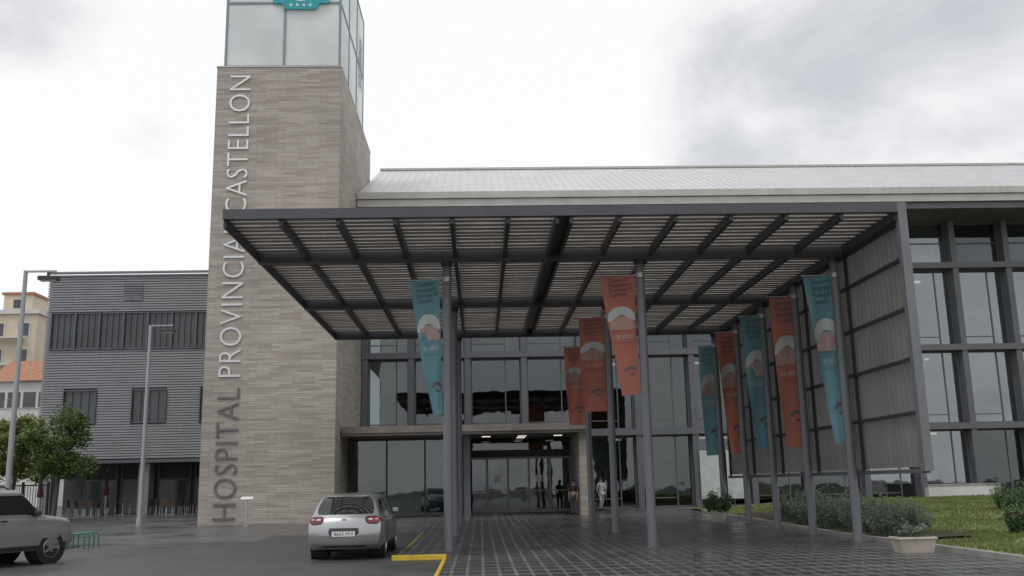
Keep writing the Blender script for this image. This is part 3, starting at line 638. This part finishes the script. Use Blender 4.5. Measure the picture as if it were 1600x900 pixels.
# ---------------- cars ----------------
def lerp(a,b,t): return a+(b-a)*t
def make_car(name,label,ST,paint,rx,wy,wr,suv,bul=.13,cm=.65):
    def cr1(p0,p1,p2,p3,t):
        l=p1+(p2-p1)*t; c=.5*((2*p1)+(-p0+p2)*t+(2*p0-5*p1+4*p2-p3)*t*t+(-p0+3*p1-3*p2+p3)*t**3); return l*(1-cm)+c*cm
    t=thing(name,label,'car')
    def rowv(st,k,r):
        j=min(int(r),5); f=r-j; A=st[k]; return cr1(A[max(j-1,0)],A[j],A[j+1],A[min(j+2,6)],f)
    def P(s,r,sg=1):
        i=min(int(s),len(ST)-2); f=s-i
        v=[lerp(rowv(ST[i],k,r),rowv(ST[i+1],k,r),f) for k in (0,1,2)]; return Vector((v[0]*sg,v[1],v[2]))
    def E(r,u,end=0):
        st=ST[0] if end==0 else ST[-1]; v=[rowv(st,k,r) for k in (0,1,2)]
        bl=(bul if end==0 else -bul*1.2)*(1-abs(u)**2.4); return Vector((v[0]*u,v[1]-bl,v[2]+(.035*(1-u*u) if r>5.99 else .035*(1-u*u)*max(0,r-5))))
    ns=(len(ST)-1)*3
    b=MB()
    for sg in (1,-1): b.grid([[P(i/3,j/4,sg) for j in range(25)] for i in range(ns+1)])
    us=[-1,-.9,-.75,-.5,-.25,0,.25,.5,.75,.9,1]
    def roofp(i,u): q=P(i,6,1); return Vector((q.x*u,q.y-(bul*(1-abs(u)**2.4)*max(0,1-i) if i<1 else -bul*1.2*(1-abs(u)**2.4)*max(0,i-len(ST)+2)),q.z+.035*(1-u*u)))
    b.grid([[roofp(i/3,u) for u in us] for i in range(ns+1)])
    b.grid([[E(j/4,u) for u in us] for j in range(25)]); b.grid([[E(j/4,u,1) for u in us] for j in range(25)])
    b.grid([[Vector((P(i/3,0).x*u,P(i/3,0).y,P(i/3,0).z)) for u in (-1,1)] for i in range(ns+1)])
    body=b.build('body',paint,t,True)
    def rear(name_,r0,r1,u0,u1,mat,off=.01,par=None,n=10,rnd=0):
        b=MB(); rows=[]
        for j in range(9):
            f=j/8; k=1-rnd*abs(2*f-1)**4; uc=(u0+u1)/2; hw=(u1-u0)/2*k
            rows.append([E(lerp(r0,r1,f),uc+hw*(2*i/n-1))+Vector((0,-off,off*.3)) for i in range(n+1)])
        b.grid(rows); return b.build(name_,mat,par or t,True)
    def front(name_,r0,r1,u0,u1,mat,off=.01):
        b=MB(); b.grid([[E(lerp(r0,r1,j/4),lerp(u0,u1,i/5),1)+Vector((0,off,0)) for i in range(6)] for j in range(5)]); return b.build(name_,mat,t,True)
    def side(name_,s0,s1,r0,r1,sg,mat,off=.008,par=None):
        b=MB(); b.grid([[P(lerp(s0,s1,i/9),lerp(r0,r1,j/6),sg)+Vector((off*sg,0,off*.4)) for j in range(7)] for i in range(10)]); return b.build(name_,mat,par or t,True)
    rear('rear_window',4.12,5.65,-.92,.92,m_blackgl,.012,rnd=.1)
    rear('tailgate',1.7,4.0,-.74,.74,paint,.008,rnd=.06); rear('bumper',.3,1.6,-1,1,paint,.03); rear('bumper_strip',.3,.7,-.7,.7,m_trim,.04,rnd=.15)
    rear('plate_recess',1.75,2.35,-.42,.42,m_trim,.012,rnd=.1)
    for sg in (1,-1):
        rear('lamp_surround',2.68,3.92,min(.59*sg,.998*sg),max(.59*sg,.998*sg),m_trim,.014,rnd=.4)
        tl=rear('tail_lamp',2.78,3.82,min(.63*sg,.99*sg),max(.63*sg,.99*sg),m_red,.020,rnd=.4)
        for (r0,r1,u0,u1) in ((3.1,3.45,.68,.80),(3.15,3.4,.86,.95)): rear('lamp_lens',r0,r1,min(u0*sg,u1*sg),max(u0*sg,u1*sg),m_clear,.026,tl,rnd=.35)
        side('side_lamp',0.0,.5,2.85,3.7,sg,m_red,.012)
        side('side_window',1.25,1.95,4.2,4.9,sg,m_blackgl); 
        for (s0,s1,w1) in ((2.03,2.97,2.95),(3.03,4.55,4.75)):
            side('side_window',s0,w1,4.15,4.92,sg,m_blackgl)
            d=side('door',s0,s1,.9,3.95,sg,paint,.01)
            h=P(s0+.15,3.3,sg); MB().obox(h+Vector((sg*.025,0,0)),(.012,0,0),(0,.08,0),(0,0,.014)).build('handle',m_trim if suv else paint,d)
        side('sill',1.3,5.5,.05,.75,sg,m_trim,.012)
        front('headlight',3.2,4.6,.6*sg,.97*sg,m_clear,.015)
        mp=P(4.5,4.05,sg); q=MB().obox(mp+Vector((sg*.11,0,.09)),(.085,0,0),(0,.05,.0),(0,0,.06)).build('wing_mirror',m_trim if suv else paint,t,bevel=.03)
    front('grille',2.2,3.4,-.5,.5,m_trim)
    b=MB(); b.grid([[roofp(lerp(4.12,4.9,j/3),u)+Vector((0,.006,.012)) for u in (-.95,-.5,0,.5,.95)] for j in range(4)]); b.build('windscreen',m_blackgl,t,True)
    for wyy in wy:
        for sg in (1,-1):
            MB().cyl((sg*(rx-.35),wyy,wr+.01),(sg*(rx+.035),wyy,wr+.03),wr+.06,n=28).build('wheel_arch',m_black,t,True)
            w=MB().lathe([(wr*.62,-.1),(wr*.95,-.1),(wr,-.06),(wr,.06),(wr*.95,.1),(wr*.62,.1),(wr*.62,-.1)],(sg*(rx-.045),wyy,wr),(sg,0,0),26).build('wheel',m_black,t,True)
            b=MB(); cx=sg*(rx+.03); b.lathe([(wr*.6,.0),(wr*.68,.02),(wr*.6,.03),(wr*.56,-.03)],(cx,wyy,wr),(sg,0,0),26)
            for k in range(5):
                a=k*2*math.pi/5; dr=Vector((0,math.cos(a),math.sin(a))); pr=Vector((0,-math.sin(a),math.cos(a))); b.obox(Vector((cx,wyy,wr))+dr*wr*.32,Vector((.012,0,0)),dr*wr*.3,pr*wr*.10)
            b.cyl((cx-.015*sg,wyy,wr),(cx+.02*sg,wyy,wr),wr*.14,n=10); b.build('rim',m_rim,w,True)
    return t,E,rear
xf=[.78,.86,.88,.87,.80,.66,.53]; sx=lambda k:[v*k for v in xf]
def zr(dz,b=0): return [.22,.36,.62,.84+b,.95+b,1.33+dz,1.405+dz]
HST=[([.66,.76,.81,.805,.76,.62,.50],[-2.02,-2.12,-2.15,-2.07,-1.98,-1.66,-1.50],[.25,.36,.62,.86,.98,1.33,1.39]),
(sx(.985),[-1.86,-1.9,-1.9,-1.86,-1.8,-1.42,-1.25],zr(.01,.01)),(xf,[-1.1]*5+[-1.0,-.9],zr(.03)),(xf,[-.25]*7,zr(.045)),(xf,[.35,.35,.35,.35,.35,.3,.28],zr(.03,-.02)),
([.79,.865,.87,.85,.78,.73,.66],[1.15]*4+[1.15,1.18,1.18],[.22,.36,.6,.82,.92,.96,.98]),([.78,.85,.86,.83,.76,.68,.56],[1.6]*7,[.22,.36,.58,.76,.82,.86,.88]),
([.72,.80,.80,.76,.68,.6,.45],[2.0]*7,[.23,.34,.5,.64,.69,.72,.74]),([.6,.66,.66,.62,.56,.5,.4],[2.08,2.14,2.14,2.1,2.06,2.02,1.98],[.25,.34,.48,.6,.64,.67,.69])]
car,E,rear=make_car('parked_car','small silver hatchback seen from behind, parked by the yellow kerb',HST,m_car,.80,(-1.3,1.34),.31,False,.15,.8)
yp=E(2.0,0).y-.03
b=MB().box(-.26,.26,yp-.015,yp,.53,.64); pl=b.build('number_plate',m_plate,car); b=MB(); text_on(b,'8665 FFX',(-.21,yp-.016,.55),(1,0,0),(0,0,1),.44,.07,0,.003); b.build('plate_text',m_ink,pl)
MB().box(-.29,-.262,yp-.016,yp-.002,.53,.64).build('plate_band',m_pband,pl)
yb=E(3.2,0).y-.02
b=MB(); ring=[Vector((math.cos(a*math.pi/10)*.055,yb,.88+math.sin(a*math.pi/10)*.04)) for a in range(21)]; b.tube(ring,.007,6); b.tube([(-.05,yb,.89),(-.02,yb,.91),(0,yb,.88),(.02,yb,.91),(.05,yb,.89)],.006,6); b.build('badge',m_alu,car)
MB().tube([(0,-1.2,1.44),(-.04,-1.4,1.66),(-.03,-1.52,1.88)],.009,6).build('antenna',m_trim,car)
ys=E(6,0).y
MB().obox((0,ys+.04,1.405),(.46,0,0),(0,.09,.0),(0,0,.014)).build('spoiler',m_car,car,bevel=.01)
q=E(4.35,0); MB().cyl(q+Vector((0,-.03,0)),E(4.5,.5)+Vector((0,-.03,0)),.008,n=6).build('wiper',m_black,car)
MB().box(-.12,.12,ys-.06,ys-.03,1.385,1.40).build('brake_lamp',m_red,car)
car.location=(-3.1,22.5+2.15,gz(22))
sxf=[.84,.90,.92,.91,.88,.82,.75]
def szr(a=0): return [.32,.46,.78,1.0,1.07,1.62,1.70+a]
SST=[([.8,.86,.88,.87,.84,.79,.72],[-2.2,-2.28,-2.28,-2.22,-2.2,-2.12,-2.08],szr()),(sxf,[-2.0]*5+[-1.97,-1.95],szr(.01)),(sxf,[-1.0]*7,szr(.02)),(sxf,[-.1]*7,szr(.02)),(sxf,[.65]*5+[.55,.48],szr(.0)),
([.84,.9,.91,.90,.86,.84,.80],[1.12]*5+[1.14,1.15],[.32,.46,.76,1.0,1.07,1.11,1.13]),([.84,.9,.91,.89,.85,.80,.72],[1.6]*7,[.32,.46,.74,.97,1.03,1.06,1.08]),
([.8,.86,.88,.86,.81,.75,.64],[1.98]*7,[.33,.46,.70,.92,.98,1.01,1.03]),([.7,.78,.79,.77,.73,.68,.56],[2.08,2.14,2.14,2.10,2.07,2.03,2.0],[.36,.46,.66,.86,.92,.95,.97])]
suv,E2,r2=make_car('parked_off_roader','boxy greyish silver off road car cut off by the left edge of the view',SST,m_car2,.85,(-1.35,1.42),.37,True,.05,.15)
for sg in (1,-1): MB().tube([(sg*.70,-1.8,1.71),(sg*.70,-1.7,1.77),(sg*.70,.15,1.77),(sg*.70,.3,1.71)],.016,8).build('roof_rail',m_trim,suv)
suv.rotation_euler=(0,0,rad(-24)); suv.location=(-11.58,22.85,0)
# ---------------- street furniture ----------------
def lamp(x,y,h,arm,label):
    g=gz(y); t=thing('street_lamp',label,'street lamp',(x,y,g),'street lamps')
    MB().cyl((x,y,g),(x,y,g+h),.10,.065,14).build('pole',m_pole,t,True); MB().cyl((x,y,g),(x,y,g+.35),.14,n=14).build('base',m_pole,t,True)
    MB().box(x,x+arm,y-.03,y+.03,g+h-.06,g+h).build('arm',m_pole,t)
    b=MB(); b.box(x+arm-.55,x+arm+.1,y-.15,y+.15,g+h-.34,g+h-.2); b.box(x+arm-.3,x+arm-.2,y-.03,y+.03,g+h-.2,g+h-.06); hd=b.build('lamp_head',m_steel_d,t,bevel=.02)
    MB().box(x+arm-.5,x+arm+.05,y-.11,y+.11,g+h-.36,g+h-.341).build('lens',m_clear,hd)
a=at(38,425,31.5); lamp(at(14,740,31.5).x,31.5,a.z,1.0,'taller nearer street lamp at the far left, above the off road car')
a=at(232,508,43); lamp(at(219,800,43).x,43,a.z-gz(43),1.0,'farther street lamp in front of the louvred building')
p=at(385,822,40.5); g=gz(40.5); t=thing('sign_post','thin post with a small white plate beside the stone tower','sign',(p.x,40.5,g)); MB().cyl((p.x,40.5,g),(p.x,40.5,g+1.1),.03).build('post',m_alu,t,True); MB().obox((p.x,40.46,g+1.12),(.25,0,0),(0,.08,.05),(0,-.006,.012)).build('plate',m_white,t); MB().cyl((p.x,40.5,g),(p.x,40.5,g+.03),.16,n=14).build('base',m_alu,t)
p=at(126,850,29.5); t=thing('bicycle_rack','small green steel bicycle rack behind the off road car','bicycle rack',(p.x,29.5,.02))
for k in range(4):
    y=29.5+k*.35-.5; MB().tube([(p.x-.3,y,.02),(p.x-.3,y,.38),(p.x-.22,y,.45),(p.x+.22,y,.45),(p.x+.3,y,.38),(p.x+.3,y,.02)],.022,8).build('hoop',m_green,t,True)
MB().cyl((p.x-.3,28.9,.05),(p.x-.3,30.2,.05),.02).build('rail',m_green,t)
# fence far left
x0=at(-5,780,52).x; x1=at(74,780,52).x; g=gz(52); t=thing('railing_fence','dark metal railing fence behind the left tree','fence',((x0+x1)/2,52,g)); b=MB(); x=x0
while x<x1: b.box(x,x+.03,51.99,52.01,g+.1,g+1.8); x+=.14
b.build('pickets',m_trim,t); MB().box(x0,x1,51.97,52.03,g+1.75,g+1.82).build('rail',m_trim,t); MB().box(x0,x1,51.97,52.03,g+.15,g+.22).build('rail',m_trim,t)
for x in (x0,(x0+x1)/2,x1): MB().box(x-.05,x+.05,51.93,52.07,g,g+1.95).build('post',m_trim,t)
# cafe furniture
def chair():
    t=thing('cafe_chair','','chair'); 
    MB().box(-.22,.22,-.22,.22,.43,.46).build('seat',m_wick,t); MB().obox((0,.23,.68),(.21,0,0),(0,.012,0),(0,.03,.2)).build('backrest',m_wick,t)
    for sx_ in (-1,1):
        for sy in (-1,1): MB().cyl((sx_*.2,sy*.2,0),(sx_*.19,sy*.19,.43),.014,n=6).build('leg',m_alu,t)
    return t
def table():
    t=thing('cafe_table','','table'); MB().cyl((0,0,.72),(0,0,.75),.38,n=18).build('table_top',m_wick,t); MB().cyl((0,0,.02),(0,0,.72),.03).build('leg',m_alu,t); MB().cyl((0,0,0),(0,0,.02),.24,n=14).build('base',m_alu,t); return t
c0,t0=chair(),table()
TP=[(-22.6,56.6),(-20.6,57.2),(-18.0,56.8),(-16.0,57.0),(-21.6,55.2),(-17.2,55.3)]
ordn=['leftmost','second from left','third from left','rightmost','front left','front right']
for i,(x,y) in enumerate(TP):
    o=t0 if i==0 else copy_tree(t0); o.location=(x,y,gz(y)); o['label']='round brown cafe table under the louvred building, '+ordn[i]; o['group']='cafe tables'
    for j,(a,wd) in enumerate(((0,'right'),(180,'left'),(-80,'near'))):
        if j==2 and i in (1,3): continue
        o=c0 if (i==0 and j==0) else copy_tree(c0); r=rad(a); o.location=(x+math.cos(r)*.62,y+math.sin(r)*.62,gz(y)); o.rotation_euler=(0,0,r-math.pi/2+rad(random.uniform(-15,15)))
        o['label']='brown cafe chair on the %s side of the %s table'%(wd,ordn[i]); o['group']='cafe chairs'
for px,y,nm in ((165,57.4,'between the cafe tables'),(62,54.6,'beside the dark railing fence')):
    x=at(px,780,y).x; g=gz(y); t=thing('closed_parasol','closed maroon parasol standing '+nm,'parasol',(x,y,g))
    MB().cyl((x,y,g),(x,y,g+2.55),.025).build('pole',m_alu,t,True); MB().cyl((x,y,g),(x,y,g+.08),.26,n=16).build('base',m_steel_d,t,True)
    MB().lathe([(.02,2.5),(.07,2.3),(.13,1.6),(.17,1.15),(.10,1.1),(.02,1.12)],(x,y,g),(0,0,1),9).build('folded_canopy',m_maroon,t)
# ---------------- people ----------------
def skin(name,vs,es,rs,mat,parent,root=0):
    me=bpy.data.meshes.new(name); bm=bmesh.new(); L_=bm.verts.layers.skin.verify(); bv=[bm.verts.new(v) for v in vs]
    for i,v in enumerate(bv):
        r=rs[i]; v[L_].radius=r if isinstance(r,tuple) else (r,r); v[L_].use_root=(i==root)
    for a,b_ in es: bm.edges.new((bv[a],bv[b_]))
    bm.to_mesh(me); bm.free(); me.materials.append(mat); o=bpy.data.objects.new(name,me); COL.objects.link(o); o.parent=parent
    o.modifiers.new('s','SKIN').use_smooth_shade=True; q=o.modifiers.new('d','SUBSURF'); q.levels=q.render_levels=2; return o
def person(x,y,rz,label,top,bot,stride,coat,sc=1):
    t=thing('person',label,'person')
    s=stride
    V=[(0,0,.95),(0,0,1.1),(0,0,1.3),(0,0,1.42),(0,0,1.50),(0,.0,1.60),(0,.0,1.68),
       (.10,0,.9),(.11,.5*s*.5,.5),(.11,-s*.1,.08),(.11,s*.0+.13,.04),
       (-.10,0,.9),(-.11,-.2*s,.5),(-.11,-.5*s,.10),(-.11,-.5*s+.13,.05),
       (.19,0,1.38),(.24,-.1*s,1.12),(.22,.08+.1*s,.88),(.21,.1+.1*s,.78),(-.19,0,1.38),(-.24,.1*s,1.12),(-.22,.1,.88),(-.21,.13,.78)]
    E_=[(0,1),(1,2),(2,3),(3,4),(4,5),(5,6),(0,7),(7,8),(8,9),(9,10),(0,11),(11,12),(12,13),(13,14),(3,15),(15,16),(16,17),(17,18),(3,19),(19,20),(20,21),(21,22)]
    Rr=[(.14,.1),(.12,.09),(.15,.1),(.1,.08),.05,.085,.07,.085,.055,.04,.03,.085,.055,.04,.03,.055,.042,.03,.025,.055,.042,.03,.025]
    skin('body',V,E_,Rr,m_skin,t)
    ix=[1,2,3,15,16,19,20]; mp={j:i for i,j in enumerate(ix)}
    vs=[V[j] for j in ix]; 
    if coat: vs+=[(0,0,.75)]; 
    ed=[(mp[1],mp[2]),(mp[2],mp[3]),(mp[3],mp[15]),(mp[15],mp[16]),(mp[3],mp[19]),(mp[19],mp[20])]+([(0,7)] if coat else [])
    skin('shirt',vs,ed,[(.15,.12),(.175,.125),(.12,.1),.07,.058,.07,.058]+([(.2,.16)] if coat else []),top,t)
    ix=[0,7,8,9,11,12,13]
    skin('trousers',[V[j] for j in ix],[(0,1),(1,2),(2,3),(0,4),(4,5),(5,6)],[(.155,.12),.1,.07,.055,.1,.07,.055],bot,t)
    b=MB(); b.lathe([(0,.1),(.05,.09),(.085,.05),(.095,0),(.09,-.06),(.0,-.07)],(0,-.02,1.68),(0,-.15,1),14); b.build('hair',m_hair,t,True)
    b=MB(); 
    for sg in (1,-1): b.obox((sg*.032,.083,1.635),(.012,0,0),(0,.004,0),(0,0,.006)); b.obox((sg*.095,0,1.62),(.008,0,0),(0,.02,0),(0,0,.03))
    b.obox((0,.095,1.61),(.009,0,0),(0,.012,0),(0,0,.02)); b.obox((0,.085,1.565),(.025,0,0),(0,.004,0),(0,0,.005)); b.build('face_detail',m_intred,t)
    for sg in (1,-1):
        hx=sg*.21; hy=.1+.1*s if sg>0 else .13
        hb_=[(hx,hy,.78),(hx,hy+.01,.73)]; ed=[(0,1)]; rs=[.024,.026]
        for k in range(4): n=len(hb_); hb_+=[(hx,hy-.025+k*.018,.69),(hx-sg*.012,hy-.02+k*.018,.645)]; ed+=[(1,n),(n,n+1)]; rs+=[.009,.008]
        n=len(hb_); hb_+=[(hx-sg*.02,hy+.045,.72)]; ed+=[(1,n)]; rs+=[.009]
        skin('hand',hb_,ed,rs,m_skin,t)
        fx=sg*.11; fy=-.1*s if sg>0 else -.5*s; MB().lathe([(0,-.1),(.045,-.09),(.05,0),(.04,.13),(0,.17)],(fx,fy+.05,.045 if sg>0 else .055),(0,1,0),10).build('shoe',m_black,t,True)
    t.location=(x,y,gz(y)); t.rotation_euler=(0,0,rz); t.scale=(sc,)*3; return t
p=at(941,808,48.3); person(p.x,48.3,rad(200),'person in white clothes walking beside the stone pier',m_coat,m_coat,.5,True,.92)
person(4.25,44.6,rad(150),'person in dark clothes standing in front of the stone pier',m_cloth,m_jean,.15,False,.9)
